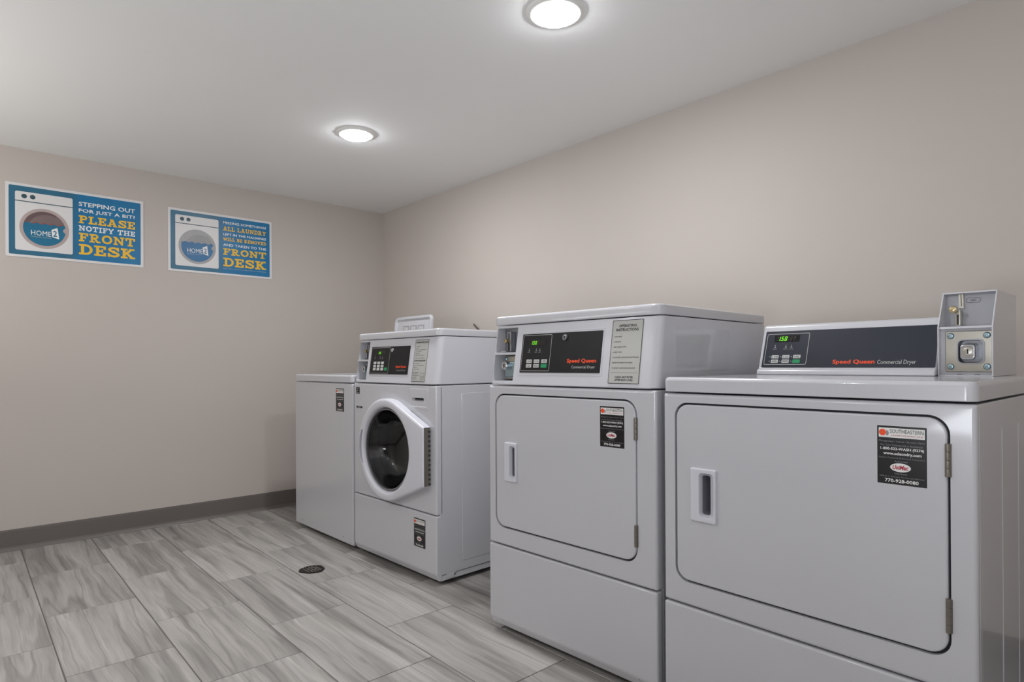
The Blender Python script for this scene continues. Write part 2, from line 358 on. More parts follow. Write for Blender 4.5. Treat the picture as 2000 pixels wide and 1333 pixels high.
def slab(s, F, x0, x1, y0, y1, off, m, parent):
    x = 0; vs = []; fs = []
    for ch in s:
        g, wd = glyph(ch)
        for i, q in enumerate(g):
            ar = sum(q[j][0]*q[(j+1) % len(q)][1]-q[(j+1) % len(q)][0]*q[j][1] for j in range(len(q)))
            q = q if ar > 0 else q[::-1]
            n0 = len(vs); vs += [(x+px, py, i) for px, py in q]; fs.append(tuple(range(n0, n0+len(q))))
        x += wd + .1
    sx = (x1-x0)/(x-.1)
    bm = bmesh.new(); V = [bm.verts.new(F(x0+a*sx, y0+b_*(y1-y0), off+i*.00003)) for a, b_, i in vs]
    for f in fs: bm.faces.new([V[k] for k in f])
    return obj('lettering', bm, m, parent, smooth=False, recalc=False)

# ------------------------------------------------------------------ room shell
def struct(name, bm, m, parent=None, smooth=False):
    o = obj(name, bm, m, parent, smooth=smooth)
    if parent is None: o['kind'] = 'structure'
    return o
T = .12
struct('wall_left', box(-T, 0, RY-T, T, -.05, H+.05), 'wall')
struct('wall_back', box(0, RX, 0, T, -.05, H+.05), 'wall')
struct('wall_right', box(RX, RX+T, RY-T, T, -.05, H+.05), 'wall')
struct('wall_front', box(0, RX, RY-T, RY, -.05, H+.05), 'wall')
struct('ceiling', box(-T, RX+T, RY-T, T, H, H+.1), 'ceiling')
floor = struct('floor', box(-T, RX+T, RY-T, T, -.1, -.0022), 'grout')
PX, PY, JG = .5870, .2955, .0036
tile_cache = {}
def tile_mesh(wd, dp):
    k = (round(wd, 4), round(dp, 4))
    if k not in tile_cache:
        bm = box(0, wd, 0, dp, -.006, 0, 0)
        bmesh.ops.bevel(bm, geom=[e for e in bm.edges if all(v.co.z > -.001 for v in e.verts)], offset=.0012, segments=1, affect='EDGES')
        me = tomesh(bm, 'tile'); me.materials.append(M['tile']); tile_cache[k] = me
    return tile_cache[k]
row_off = {0: 1.495, 1: 1.785, 2: 1.470, 3: 1.735, 4: 1.443, 5: 1.740, -1: 1.19, -2: 1.49, -3: 1.19}
for row in range(-4, 12):
    y1 = -.9135 - PY*row; y0 = y1 - PY
    off = row_off.get(row, 1.44 + (.295 if row % 2 else 0))
    k0 = math.floor((0-off)/PX)
    for k in range(k0, k0+12):
        xa, xb = off+k*PX+JG/2, off+(k+1)*PX-JG/2
        ya, yb = y0+JG/2, y1-JG/2
        xa, xb, ya, yb = max(xa, .001), min(xb, RX-.001), max(ya, RY+.001), min(yb, -.001)
        if xb-xa < .01 or yb-ya < .01: continue
        o = bpy.data.objects.new('tile', tile_mesh(xb-xa, yb-ya)); COL.objects.link(o); o.location = (xa, ya, 0); o.parent = floor
BBH = .107
def baseboard(name, prof_map, L0, L1):
    pr = [(0, 0), (.016, 0), (.012, .003), (.0075, .010), (.0045, .020), (.004, .096), (.0025, BBH), (0, BBH)]
    bm = loft([[prof_map(p, q, L0) for p, q in pr], [prof_map(p, q, L1) for p, q in pr]])
    struct(name, bm, 'base')
baseboard('baseboard_left', lambda p, q, L: (p, L, q), RY, 0)
baseboard('baseboard_back', lambda p, q, L: (L, -p, q), .017, RX)
baseboard('baseboard_right', lambda p, q, L: (RX-p, L, q), RY, -.017)
baseboard('baseboard_front', lambda p, q, L: (L, RY+p, q), .017, RX-.017)

# ------------------------------------------------------------------ downlights
def downlight(x, y, label, power=None):
    t_ = thing('ceiling_downlight', label, 'ceiling light', (x, y, H))
    obj('trim_ring', rev([(.070, 0), (.070, -.006), (.0735, -.010), (.080, -.010), (.088, -.006), (.092, 0)], (0, 0, 0), 'z', 48), 'trim', t_)
    obj('diffuser', rev([(.070, -.004), (.068, -.012), (.062, -.018), (.045, -.0225), (.02, -.0245), (.001, -.025)], (0, 0, 0), 'z', 48, cap1=True), 'diffuser', t_)
    area('lamp', (0, 0, -.028), (0, 0, -1), .13, .13, LAMP_W if power is None else power, (1.0, .99, .99), 'DISK', t_)
downlight(1.306, -.905, 'round recessed ceiling downlight, the farther one above the front loading washer')
downlight(2.653, -.925, 'round recessed ceiling downlight, the nearer one cut by the top edge of the picture')
for x in (1.3, 2.65):   # the second row of the room, behind the camera
    downlight(x, -3.1, {1.3: 'round recessed ceiling downlight of the near row, by the left wall', 2.65: 'round recessed ceiling downlight of the near row, left of the camera'}[x], NEAR_W)

# ------------------------------------------------------------------ shared machine pieces
W = .683
FR = lambda u, z, o_: (u, -o_, z)                       # print on a front face at depth 0
def sloped(d0, z0, d1, z1):
    k = (d1-d0)/(z1-z0); return lambda u, z, o_: (u, d0+k*(z-z0)-o_, z)
def console_bm(z0, z1, dt, depth, r=.028, u0=0, u1=W):
    def ring(z, ins=0):
        sh = dt*(z-z0)/(z1-z0)
        return [(u, d+sh*max(0, 1-(d/.12)), z) for u, d in rr(u0+ins, ins, u1-ins, depth, r, 6)]
    return loft([ring(z0, .003), ring(z0+.003), ring((z0+z1)/2), ring(z1)])
def feet(parent, depth, h=.03):
    obj('under_shade_box', box(.03, W-.03, .045, depth-.02, .010, h+.008), 'under', parent, smooth=False)  # dark box added to deepen the shade under the machine
    for u in (.09, W-.09):
        for d in (.10, depth-.08):
            obj('foot', rev([(.016, 0), (.018, .003), (.018, .012), (.008, .013), (.008, h+.012)], (u, d, 0), 'z', 16, True, True), 'rubber', parent)
def lower_panel(parent, z0, z1, name='lower_panel'):
    pr = [(.03, z0), (.013, z0), (.0, z0+.030), (.0, z1), (.03, z1)]
    return obj(name, prism(pr, 0, W, .006, 3), 'enamel', parent)
def screw(parent, u, z, d=0, r=.0036):
    obj('screw', rev([(r, .001), (r, -.0012), (r*.6, -.0022), (.0003, -.0024)], (u, d, z), 'y', 12, True, True), 'steel', parent)
def side_ribs(parent, items, u=W):
    for n, (d, z0, z1) in enumerate(items):
        obj('side_crease', prism_v(u, d, z0, z1), 'enamel', parent)
def prism_v(u, d, z0, z1, wd=.004, h=.0016):
    bm = loft([[(u-.001, d-wd, z), (u+h, d-wd*.3, z), (u+h, d+wd*.3, z), (u-.001, d+wd, z)] for z in (z0, z1)])
    return bm
def service_sticker(parent, u0, z0, u1, z1, big):
    s = obj('service_sticker', slab_front(u0, z0, u1, z1, .0008, -.0012, 0, .0003), 'stk', parent, smooth=False)
    wd, hh = u1-u0, z1-z0
    F = lambda x, y, o_: (u0+x*wd, -.0012-o_, z0+y*hh)
    patch(rectpts(.035, .80, .965, .965), F, .0003, 'white', s, 'sticker_header')
    patch(circ(.115, .885, .075, .058, 20), F, .0006, 'red', s, 'printed_logo')
    patch(circ(.20, .875, .045, .045, 16, -100, 100), F, .0006, 'greytxt', s, 'printed_logo')
    letters('SOUTHEASTERN', F, .27, .94, .878, .945, .0006, 'dark', s)
    letters('LAUNDRY EQUIPMENT SALES', F, .30, .93, .825, .853, .0006, 'oval_red', s)
    letters('Management \u2022 Leases \u2022 Service \u2022 Parts', F, .04, .96, .715, .755, .0006, 'greytxt', s)
    letters('For Your Commercial or Residential', F, .08, .92, .655, .69, .0006, 'greytxt', s)
    letters('1-800-522-WASH (9274)', F, .07, .95, .575, .635, .0006, 'white', s, bold=.02)
    letters('www.selaundry.com', F, .13, .90, .49, .555, .0006, 'white', s, bold=.02)
    letters('Factory Trained & Authorized Technicians', F, .04, .96, .435, .468, .0006, 'greytxt', s)
    letters('Authorized', F, .36, .62, .385, .415, .0006, 'greytxt', s)
    patch(circ(.48, .295, .21, .075, 28), F, .0006, 'white', s, 'printed_oval')
    letters('UniMac', F, .32, .64, .26, .335, .0009, 'oval_red', s, bold=.03, shear=.2)
    letters('Distributor', F, .36, .62, .175, .205, .0006, 'greytxt', s)
    letters('Offices in Georgia, Florida and Alabama', F, .05, .95, .115, .145, .0006, 'greytxt', s)
    letters('770-928-0080', F, .16, .84, .035, .095, .0006, 'white', s, bold=.02)
    return s
SEG = {'0': 'abcdef', '1': 'bc', '5': 'afgcd', '8': 'abcdefg'}
def seven(s, F, x0, y0, h, off, m, parent, lit=True):
    wd = h*.5; th = h*.13; x = x0; vs, fs = [], []
    def R(a, b_, c, d):
        n0 = len(vs)
        for px, py in ((a, b_), (c, b_), (c, d), (a, d)): vs.append((px+(py-y0)*.16, py))
        fs.append((n0, n0+1, n0+2, n0+3))
    for ch in s:
        if ch == '.':
            R(x-h*.10, y0, x+h*.04, y0+th); continue
        g = {'a': (x, y0+h-th, x+wd, y0+h), 'd': (x, y0, x+wd, y0+th), 'g': (x, y0+h/2-th/2, x+wd, y0+h/2+th/2),
             'f': (x, y0+h/2, x+th, y0+h), 'e': (x, y0, x+th, y0+h/2), 'b': (x+wd-th, y0+h/2, x+wd, y0+h), 'c': (x+wd-th, y0, x+wd, y0+h/2)}
        for k in SEG[ch]: R(*g[k])
        x += wd+h*.28
    return obj('display_digits', flat((vs, fs), F, off), m, parent, smooth=False, recalc=False)

def control_panel(parent, F, x0, x1, z0, z1, kx0, kx1, kz0, kz1, m, keys, green, disp, extra):
    """flat dark control fascia with its printed keypad frame, keys and display, all on surface F"""
    p = obj('control_panel', loft([[F(u, z, -.002) for u, z in rr(x0, z0, x1, z1, .002, 2)], [F(u, z, .0022) for u, z in rr(x0, z0, x1, z1, .002, 2)]]), m, parent, smooth=False)
    o1 = .0028
    outline(kx0, kz0, kx1, kz1, .0014, F, o1, 'line', p, r=.004)
    dx0, dx1, dz0, dz1 = disp
    patch(rectpts(dx0, dz0, dx1, dz1), F, o1, 'window', p, 'display_window')
    for (u, z, kw, kh, lab) in keys:
        k = obj('key', slab_front_map(u-kw/2, z-kh/2, u+kw/2, z+kh/2, .0012, F, .0024, .0036), 'key', p)
    u, z, kw, kh = green
    obj('start_key', slab_front_map(u-kw/2, z-kh/2, u+kw/2, z+kh/2, .0012, F, .0024, .0036), 'keygreen', p)['label'] = 'green start key'
    extra(p, o1)
    for (u, z, kw, kh, lab) in keys:
        if lab: letters(lab, F, u-kw*.36, u+kw*.36, z-kh*.26, z+kh*.26, .0041, 'dark', p)
    return p
def slab_front_map(x0, z0, x1, z1, r, F, a, b_):
    return loft([[F(u, z, a) for u, z in rr(x0, z0, x1, z1, r, 3)], [F(u, z, b_) for u, z in rr(x0+.0003, z0+.0003, x1-.0003, z1-.0003, r, 3)]])
def icons(F, o1, p, items):
    for (u, z, kind) in items:
        patch(circ(u, z+.0075, .0011, None, 8), F, o1, 'key', p, 'indicator_dot')
        letters(kind, F, u-.0065, u+.0065, z-.006, z-.002, o1, 'greytxt', p)
        patch([(u-.003, z), (u+.003, z), (u+.0012, z+.005), (u-.0012, z+.005)], F, o1, 'greytxt', p, 'printed_icon')
def cylinder_lock(parent, c, r=.011, name='lock', m='chrome', depth=.014, slot=True):
    o = obj(name, rev([(r, .002), (r, -depth+.002), (r*.85, -depth), (r*.55, -depth), (r*.5, -depth+.0012), (.0004, -depth+.0012)], c, 'y', 20, False, True), m, parent)
    if slot: obj('keyhole', box(c[0]-r*.1, c[0]+r*.1, c[1]-depth, c[1]-depth+.003, c[2]-r*.4, c[2]+r*.4), 'dark', o, smooth=False)
    return o

def coin_recess(parent, z0, z1, zm, u0, u1, F):
    """coin slide above, coin vault below, inside the console recess at the left"""
    lin_ = obj('coin_recess', box(u0+.001, u1-.001, .066, .07, z0+.001, z1-.001), 'steel', parent, smooth=False)
    obj('recess_shelf', box(u0+.0005, u1-.0005, .012, .066, zm-.005, zm+.003, .001), 'plastic', lin_)
    s = obj('coin_slide', box(u0+.030, u0+.052, .045, .066, zm+.004, z1-.012, .003), 'steel', parent)
    s['label'] = 'grey coin slide with slot'
    obj('coin_slot', box(u0+.040, u0+.043, .0435, .046, zm+.045, z1-.018), 'dark', s, smooth=False)
    obj('push_slot', box(u0+.037, u0+.044, .0435, .046, zm+.006, zm+.036), 'dark', s, smooth=False)
    obj('slide_tongue', box(u0+.024, u0+.050, .022, .05, zm+.006, zm+.009, .001), 'chrome', s)
    cylinder_lock(s, (u0+.038, .046, zm+.044), .008, 'slide_knob', 'brass', .016, False)
    pl = obj('coin_vault_plate', box(u0+.010, u1-.004, .052, .066, z0+.004, zm-.008, .003), 'zinc', parent)
    obj('vault_housing', box(u0+.030, u1-.010, .036, .054, z0+.012, zm-.028, .006), 'zincblue', pl)
    cylinder_lock(pl, (u0+.040, .038, z0+.052), .015, 'vault_lock', 'chrome', .018)
    for uu, zz in ((u0+.022, zm-.018), (u0+.022, z0+.016), (u1-.012, z0+.014)):
        obj('bolt', rev([(.006, 0), (.006, -.003), (.003, -.006), (.0004, -.0065)], (uu, .052, zz), 'y', 12, False, True), 'zincblue', pl)

def front_with_door(parent, z0, z1, u0, v0, u1, v1, r):
    body = slab_front(0, z0, W, z1, .006, 0, .03, .009)
    hole = loft([[(u, -.02, z) for u, z in rr(u0-.0048, v0-.0048, u1+.0048, v1+.0048, r+.003, 8)], [(u, .05, z) for u, z in rr(u0-.0048, v0-.0048, u1+.0048, v1+.0048, r+.003, 8)]])
    me = mcut(body, [hole]); fp = obj('front_panel', me, 'enamel', parent)
    a = rr(u0-.0047, v0-.0047, u1+.0047, v1+.0047, r+.003, 8); b_ = rr(u0+.02, v0+.02, u1-.02, v1-.02, max(r-.02, .003), 8)
    obj('door_seal', loft([[(u, .010, z) for u, z in a], [(u, .010, z) for u, z in b_], [(u, .026, z) for u, z in b_], [(u, .026, z) for u, z in a]], closed=True), 'gap', parent, smooth=False)['label'] = 'dark rubber seal around the door'
    return fp
def dryer_door(parent, u0, v0, u1, v1, r, hz, hinges):
    door = obj('door', slab_front(u0, v0, u1, v1, r, -.001, .0095, .0045, n=8), 'enamel', parent)
    x0, x1, y0, y1 = hz
    rings = [[(u, -.0005, z) for u, z in rr(x0, y0, x1, y1, .004, 5)], [(u, -.0065, z) for u, z in rr(x0, y0, x1, y1, .004, 5)],
             [(u, -.0088, z) for u, z in rr(x0+.0015, y0+.0015, x1-.0015, y1-.0015, .004, 5)],
             [(u, -.0095, z) for u, z in rr(x0+.004, y0+.004, x1-.004, y1-.004, .004, 5)],
             [(u, -.0090, z) for u, z in rr(x0+.024, y0+.012, x1-.006, y1-.010, .010, 5)],
             [(u, -.0070, z) for u, z in rr(x0+.0255, y0+.0135, x1-.0075, y1-.0115, .009, 5)],
             [(u, .006, z) for u, z in rr(x0+.0265, y0+.018, x0+(x1-x0)*.69, y1-.018, .006, 5)], None]
    # the pocket continues into the door
    hole = loft([[(u, -.004, z) for u, z in rr(x0+.0255, y0+.0135, x1-.0085, y1-.0115, .009, 5)], [(u, .05, z) for u, z in rr(x0+.0255, y0+.0135, x1-.0085, y1-.0115, .009, 5)]])
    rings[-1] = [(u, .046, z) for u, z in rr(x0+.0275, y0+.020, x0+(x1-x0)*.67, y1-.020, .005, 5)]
    me = mcut(slab_front(u0, v0, u1, v1, r, -.001, .0095, .0045, n=8), [hole]); me.materials.clear(); me.materials.append(M['enamel'])
    me.polygons.foreach_set('use_smooth', [True]*len(me.polygons)); me.set_sharp_from_angle(angle=math.radians(38)); door.data = me
    obj('handle', loft(rings[:-1], cap0=False, cap1=False), 'whitebright', door)['label'] = 'white recessed pull handle'
    obj('handle_pocket', loft(rings[-2:], cap0=False, cap1=True), 'pocket', door)['label'] = 'inner pocket of the pull handle, its shade painted in grey'
    for za, zb in hinges:
        h = bmesh.new(); n = 4; L_ = (zb-za)/n
        for k in range(n): rev([(.0045, .0003), (.0050, .0010), (.0050, L_-.001), (.0045, L_-.0003)], (u1+.0015, -.003, za+k*L_), 'z', 12, True, True, bm=h)
        box(u1-.004, u1+.007, -.0015, .008, za, zb, 0, bm=h)
        obj('hinge', h, 'hinge', door)['label'] = 'metal knuckle hinge'
    return door

# ------------------------------------------------------------------ MACHINE A: top loading washer
mA = thing('top_load_washer', 'white top loading washer with its lid raised, in the far corner by the left wall', 'washing machine', (0.50207, -.8765, 0), .01401)
DA = .70
obj('cabinet', box(.0, W, .018, DA, .03, .835, .006), 'enamel', mA)
obj('front_panel', slab_front(.0, .018, W, .8355, .012, 0, .03, .010), 'enamel', mA)
screw(mA, .10, .050); screw(mA, W-.10, .050)
deck = slab_top(-.001, -.002, W+.001, DA, .022, .8395, .878, .010, .003)
hole = loft([[(u, d, .80) for u, d in rr(.135, .13, .55, .555, .05, 6)], [(u, d, .90) for u, d in rr(.135, .13, .55, .555, .05, 6)]])
hole2 = None
obj('top_deck', mcut(deck, [hole]), 'enamel', mA)
obj('tub_opening', rev([(.205, .0), (.205, -.03), (.19, -.035), (.185, -.03), (.185, .0)], (.3425, .3425, .872), 'z', 40), 'plastic', mA)
body_cut = None
feet(mA, DA)
# console at the back of the deck, behind the raised lid
obj('console', prism([(.605, .8785), (.628, 1.045), (.64, 1.055), (DA, 1.055), (DA, .8785)], .03, W-.03, .008, 3), 'plastic', mA)
F = sloped(.605, .8785, .628, 1.045)
obj('control_panel', loft([[F(u, z, -.001) for u, z in rr(.06, .905, .62, 1.02, .003, 3)], [F(u, z, .0015) for u, z in rr(.06, .905, .62, 1.02, .003, 3)]]), 'black', mA, smooth=False)
# raised lid, inside face towards the room
lz0, lz1 = .884, 1.223
def lid_map(u, z, o_):
    t_ = (z-lz0)/(lz1-lz0)
    return (.335+(u-.335)*(1-.07*t_)+.012*t_, .566+.022*t_-o_, z)
def lid_ring(ins, o_, r): return [lid_map(u, z, o_) for u, z in rr(.125+ins, lz0+ins, .545-ins, lz1-ins, r, 8)]
lid = obj('lid', loft([lid_ring(0, -.012, .035), lid_ring(0, 0, .035), lid_ring(.003, .004, .032), lid_ring(.011, .005, .026), lid_ring(.017, .003, .022), lid_ring(.024, -.007, .018)]), 'enamel', mA)
lid['label'] = 'raised lid with printed diagrams inside'
for k in range(3):
    ux = .215 + k*.085
    outline(ux, 1.09, ux+.07, 1.165, .004, lid_map, -.0062, 'greytxt', lid, 'printed_diagram')
    patch([(ux+.01, 1.10), (ux+.06, 1.10), (ux+.035, 1.15)], lid_map, -.0062, 'greytxt', lid, 'printed_diagram')
    patch([(ux+.03, 1.15), (ux+.065, 1.158), (ux+.05, 1.125)], lid_map, -.0060, 'key', lid, 'printed_diagram')
letters('LOADING', lid_map, .23, .44, 1.06, 1.08, -.0062, 'greytxt', lid)
service_sticker(mA, .509, .690, .594, .8075, False)

# ------------------------------------------------------------------ MACHINE B: front loading washer
mB = thing('front_load_washer', 'white front loading washer with round dark glass door and keypad console', 'washing machine', (1.21215, -.87314, 0), .02108)
DB = .70
DC = (.3415, .546)
cab = box(0, W, .018, DB, .045, .8415, .006)
cyl = rev([(.205, -.1), (.205, .40)], (DC[0], 0, DC[1]), 'y', 48, True, True)
obj('cabinet', mcut(cab, [cyl]), 'enamel', mB)
fp = slab_front(0, .2985, W, .8405, .006, 0, .03, .009)
cyl = rev([(.186, -.1), (.186, .1)], (DC[0], 0, DC[1]), 'y', 64, True, True)
g0, g1 = 158, 203
pull_cut = loft([[(u, -.02, z) for u, z in rr(.5125, .7725, .5995, .7855, .004, 5)], [(u, .02, z) for u, z in rr(.5125, .7725, .5995, .7855, .004, 5)]])
obj('front_panel', mcut(fp, [cyl, pull_cut]), 'enamel', mB)
lower_panel(mB, .023, .2955)
screw(mB, .06, .052, .004); screw(mB, W-.08, .052, .004)
obj('base_rail', box(.004, W-.004, .02, DB, .020, .044, .003), 'enamel', mB)
obj('foot_bracket', box(W-.004, W+.0015, .05, .10, .028, .047, .001), 'enamel', mB)
obj('bracket_screw', rev([(.005, 0), (.005, .002), (.0004, .003)], (W+.0015, .092, .040), 'x', 10, False, True), 'steel', mB)
feet(mB, DB, .026)
obj('side_panel_relief', loft([[(W-.001, d, z) for d, z in rr(.135, .085, .65, .806, .006, 3)], [(W+.0012, d, z) for d, z in rr(.137, .087, .648, .804, .005, 3)]]), 'enamel', mB)
# door: ring plus tangent wedge to the hinge plate
def door_ring(rad, d, hr=.645, hz=(.418, .667), ins=0, notch=False):
    pts = []; top = Vector((hr-ins, hz[1]-ins)); bot = Vector((hr-ins, hz[0]+ins)); c = Vector(DC)
    def tang(P, sgn):
        v = P-c; L_ = v.length; a = math.atan2(v.y, v.x); return a + sgn*math.acos(min(1, rad/L_))
    at, ab = tang(top, 1), tang(bot, -1)
    ab += 2*math.pi; n = 64
    for k in range(n+1):
        a = at+(ab-at)*k/n; rr_ = rad
        dg_ = math.degrees(a) % 360
        if notch:
            e = min((dg_-g0+3)/5, (g1+3-dg_)/5); e = max(0, min(1, e)); rr_ = rad-(rad-.205)*e if rad > .205 else rad
        pts.append((c.x+rr_*math.cos(a), d, c.y+rr_*math.sin(a)))
    l_ = Vector((pts[-1][0], pts[-1][2])); f_ = Vector((pts[0][0], pts[0][2]))
    for k in range(1, 14): q = l_.lerp(bot, k/14); pts.append((q.x, d, q.y))
    pts.append((bot.x, d, bot.y))
    m_ = 12
    for k in range(1, m_): pts.append((bot.x+(top.x-bot.x)*k/m_, d, bot.y+(top.y-bot.y)*k/m_))
    pts.append((top.x, d, top.y))
    for k in range(1, 14): q = top.lerp(f_, k/14); pts.append((q.x, d, q.y))
    return pts
outer = [door_ring(.230, -.001), door_ring(.230, -.032), door_ring(.226, -.038, ins=.003), door_ring(.219, -.041, ins=.008)]
def inner(rad, d):
    # same number of points, each at the angle of the outer ring's point
    out = []
    for p in outer[-1]:
        a = math.atan2(p[2]-DC[1], p[0]-DC[0]); out.append((DC[0]+rad*math.cos(a), d, DC[1]+rad*math.sin(a)))
    return out
dr = loft(outer+[inner(.204, -.0405), inner(.196, -.038), inner(.191, -.032), inner(.187, -.018), inner(.186, -.001)], closed=True)
ga = [math.radians(g0+(g1-g0)*k/12) for k in range(13)]
grip = loft([[(DC[0]+r_*math.cos(a_), d_, DC[1]+r_*math.sin(a_)) for r_, a_ in [(.2205-.008*abs(k-6)**2/36, a_) for k, a_ in enumerate(ga)]+[(.201, a_) for a_ in reversed(ga)]] for d_ in (-.06, -.004)])
doorB = obj('door', mcut(dr, [grip]), 'whitebright', mB); doorB['label'] = 'round door with white ring frame'
obj('inner_trim_ring', rev([(.1868, -.022), (.184, -.027), (.179, -.026), (.177, -.016), (.180, -.006), (.186, -.004)], (DC[0], 0, DC[1]), 'y', 64), 'steel', doorB)['label'] = 'grey metal ring around the glass'
bowl = [(.178, -.018), (.174, -.012), (.164, .010), (.150, .040), (.132, .064), (.105, .078), (.06, .086), (.001, .088)]
bin_ = [(.001, .093), (.06, .091), (.107, .083), (.136, .068), (.154, .043), (.168, .012), (.177, -.008)]
obj('door_glass', rev(bowl+bin_, (DC[0], 0, DC[1]), 'y', 64, closed=True), 'glass', doorB)['label'] = 'smoked bowl-shaped door glass'
h = box(.6448, .6462, -.035, -.003, .420, .665)
hg = obj('door_hinge', h, 'hinge', doorB, smooth=False); hg['label'] = 'metal door hinge strip'
hk = bmesh.new()
for k in range(12): box(.6458, .649, -.014, -.004, .424+k*.0200, .424+k*.0200+.009, .001, 1, bm=hk)
hk_o = obj('hinge_knuckle', hk, 'gap', doorB, smooth=False); hk_o['kind'] = 'stuff'
obj('door_gasket', rev([(.186, .0), (.182, .014), (.168, .03), (.172, .048), (.19, .06), (.2045, .065)], (DC[0], 0, DC[1]), 'y', 64), 'rubber', mB)
drum = obj('drum', rev([(.204, .065), (.204, .100), (.198, .108), (.198, .120), (.204, .128), (.204, .190), (.198, .198), (.198, .210), (.204, .218), (.204, .385), (.19, .395), (.08, .38), (.001, .375)], (DC[0], 0, DC[1]), 'y', 64), 'drum', mB)
for k in range(3):
    a = math.radians(20+120*k); ca, sa = math.cos(a), math.sin(a)
    bm = bmesh.new(); rs = []
    for d in (.09, .36):
        rs.append([(DC[0]+ca*r_-sa*s_, d, DC[1]+sa*r_+ca*s_) for r_, s_ in ((.202, -.035), (.165, -.012), (.155, 0), (.165, .012), (.202, .035))])
    obj('drum_baffle', loft(rs), 'drum', drum)
# detergent drawer
dw = (.489, .7300, .627, .8255)
rings = [[(u, .001, z) for u, z in rr(*dw, .006, 5)], [(u, -.0015, z) for u, z in rr(*dw, .006, 5)], [(u, -.003, z) for u, z in rr(dw[0]+.002, dw[1]+.002, dw[2]-.002, dw[3]-.002, .005, 5)],
         [(u, -.003, z) for u, z in rr(.512, .772, .600, .786, .004, 5)], [(u, .012, z) for u, z in rr(.516, .777, .596, .785, .003, 5)]]
dwr = obj('detergent_drawer', loft(rings, cap0=False), 'enamel', mB); dwr['label'] = 'detergent drawer with finger slot'
obj('drawer_pull', box(.5155, .5965, .0105, .0118, .7765, .7852), 'gap', dwr, smooth=False)
obj('drawer_lip', prism([(-.002, .742), (-.006, .746), (-.006, .749), (-.002, .751)], .497, .619, .001, 1), 'enamel', dwr)
# badges printed on the front
bd = obj('badge', slab_front(.023, .787, .057, .820, .0008, -.0008, 0, .0002), 'dark', mB, smooth=False)
patch([(.028, .8165), (.040, .808), (.052, .8165), (.046, .8165), (.040, .812), (.034, .8165)], FR, .0012, 'greytxt', bd, 'printed_logo')
patch([(.026, .800), (.040, .8065), (.044, .803), (.036, .799)], FR, .0012, 'greytxt', bd, 'printed_logo')
patch(rectpts(.028, .7895, .052, .7935), FR, .0012, 'greytxt', bd, 'printed_line')
bd2 = obj('badge', slab_front(.025, .7185, .082, .7275, .0008, -.0008, 0, .0002), 'stk', mB, smooth=False)
patch(rectpts(.041, .7205, .066, .7258), FR, .0012, 'greytxt', bd2, 'printed_line')
patch(rectpts(.034, .7115, .074, .7135), FR, .0004, 'key', bd2, 'printed_line')
service_sticker(mB, .519, .145, .602, .2665, False)
# console
zA, zB, dS = .8445, 1.048, .030
Fb = sloped(0, zA, dS, zB)
def notch_cut(u0, u1, z0, z1, back=.068): return loft([[(u, -.05, z) for u, z in rr(u0, z0, u1, z1, .003, 3)], [(u, back, z) for u, z in rr(u0, z0, u1, z1, .003, 3)]])
me = mcut(console_bm(zA, zB, dS, DB), [notch_cut(.017, .112, .8565, 1.040)])
obj('console', me, 'plastic', mB)
coin_recess(mB, .8565, 1.040, .951, .017, .112, Fb)
obj('top_cap', slab_top(-.001, dS-.010, W+.001, DB+.002, .03, 1.0505, 1.0825, .009, .004), 'enamel', mB)
outline(.1305, .8765, .4705, 1.0215, .0035, Fb, .0008, 'plastic', mB, 'panel_bezel', r=.004)
keysB = [(.1830+.0330*c, .9378-.0146*r, .0230, .0120, '' ) for r in range(3) for c in range(3)]
def exB(p, o1):
    seven('8.88', Fb, .2000, .9795, .0105, o1+.0003, 'led_off', p); seven('1.50', Fb, .2030, .9795, .0105, o1+.0006, 'led', p)
    icons(Fb, o1, p, [(.178, .962, 'INSERT'), (.222, .962, 'WASH'), (.243, .962, 'SPIN')])
    letters('Speed Queen', Fb, .3650, .4500, .9120, .9255, o1, 'red', p, bold=.026)
    letters('Commercial Washer', Fb, .3720, .4480, .9000, .9080, o1, 'greytxt', p)
control_panel(mB, Fb, .1385, .4635, .8850, 1.0135, .1415, .3045, .8885, 1.0095, 'black', keysB, (.2815, .9090, .0220, .0130), (.192, .270, .975, .995), exB)
lk = rev([(.0095, .002), (.0095, -.007), (.008, -.009), (.0004, -.009)], (.3275, .022, .9955), 'y', 20, False, True)
obj('panel_lock', lk, 'chrome', mB)
ip = obj('instruction_plate', loft([[Fb(u, z, 0) for u, z in rr(.501, .8555, .6005, 1.0375, .002, 3)], [Fb(u, z, .0015) for u, z in rr(.501, .8555, .6005, 1.0375, .002, 3)]]), 'inst', mB, smooth=False)
outline(.501, .8555, .6005, 1.0375, .0016, Fb, .0019, 'dark', ip, r=.002)
letters('WASHING INSTRUCTIONS', Fb, .508, .593, 1.022, 1.029, .0019, 'dark', ip, bold=.02)
for s, z, wd in (('1 LOAD WASHER', 1.010, .032), ('2 ADD SOAP', 1.003, .025), ('3 SELECT CYCLE TEMPERATURE', .995, .075), ('4 CLOSE DOOR FIRMLY', .987, .045), ('5 INSERT COINS', .979, .035), ('6 PUSH START PAD WHEN LIT', .971, .070), ('7 REMOVE LAUNDRY PROMPTLY', .959, .072)):
    letters(s, Fb, .508, .508+wd, z-.0035, z, .0019, 'dark', ip)
letters('DETERGENT AND FABRIC SOFTENER', Fb, .507, .590, .943, .949, .0019, 'dark', ip, bold=.02)
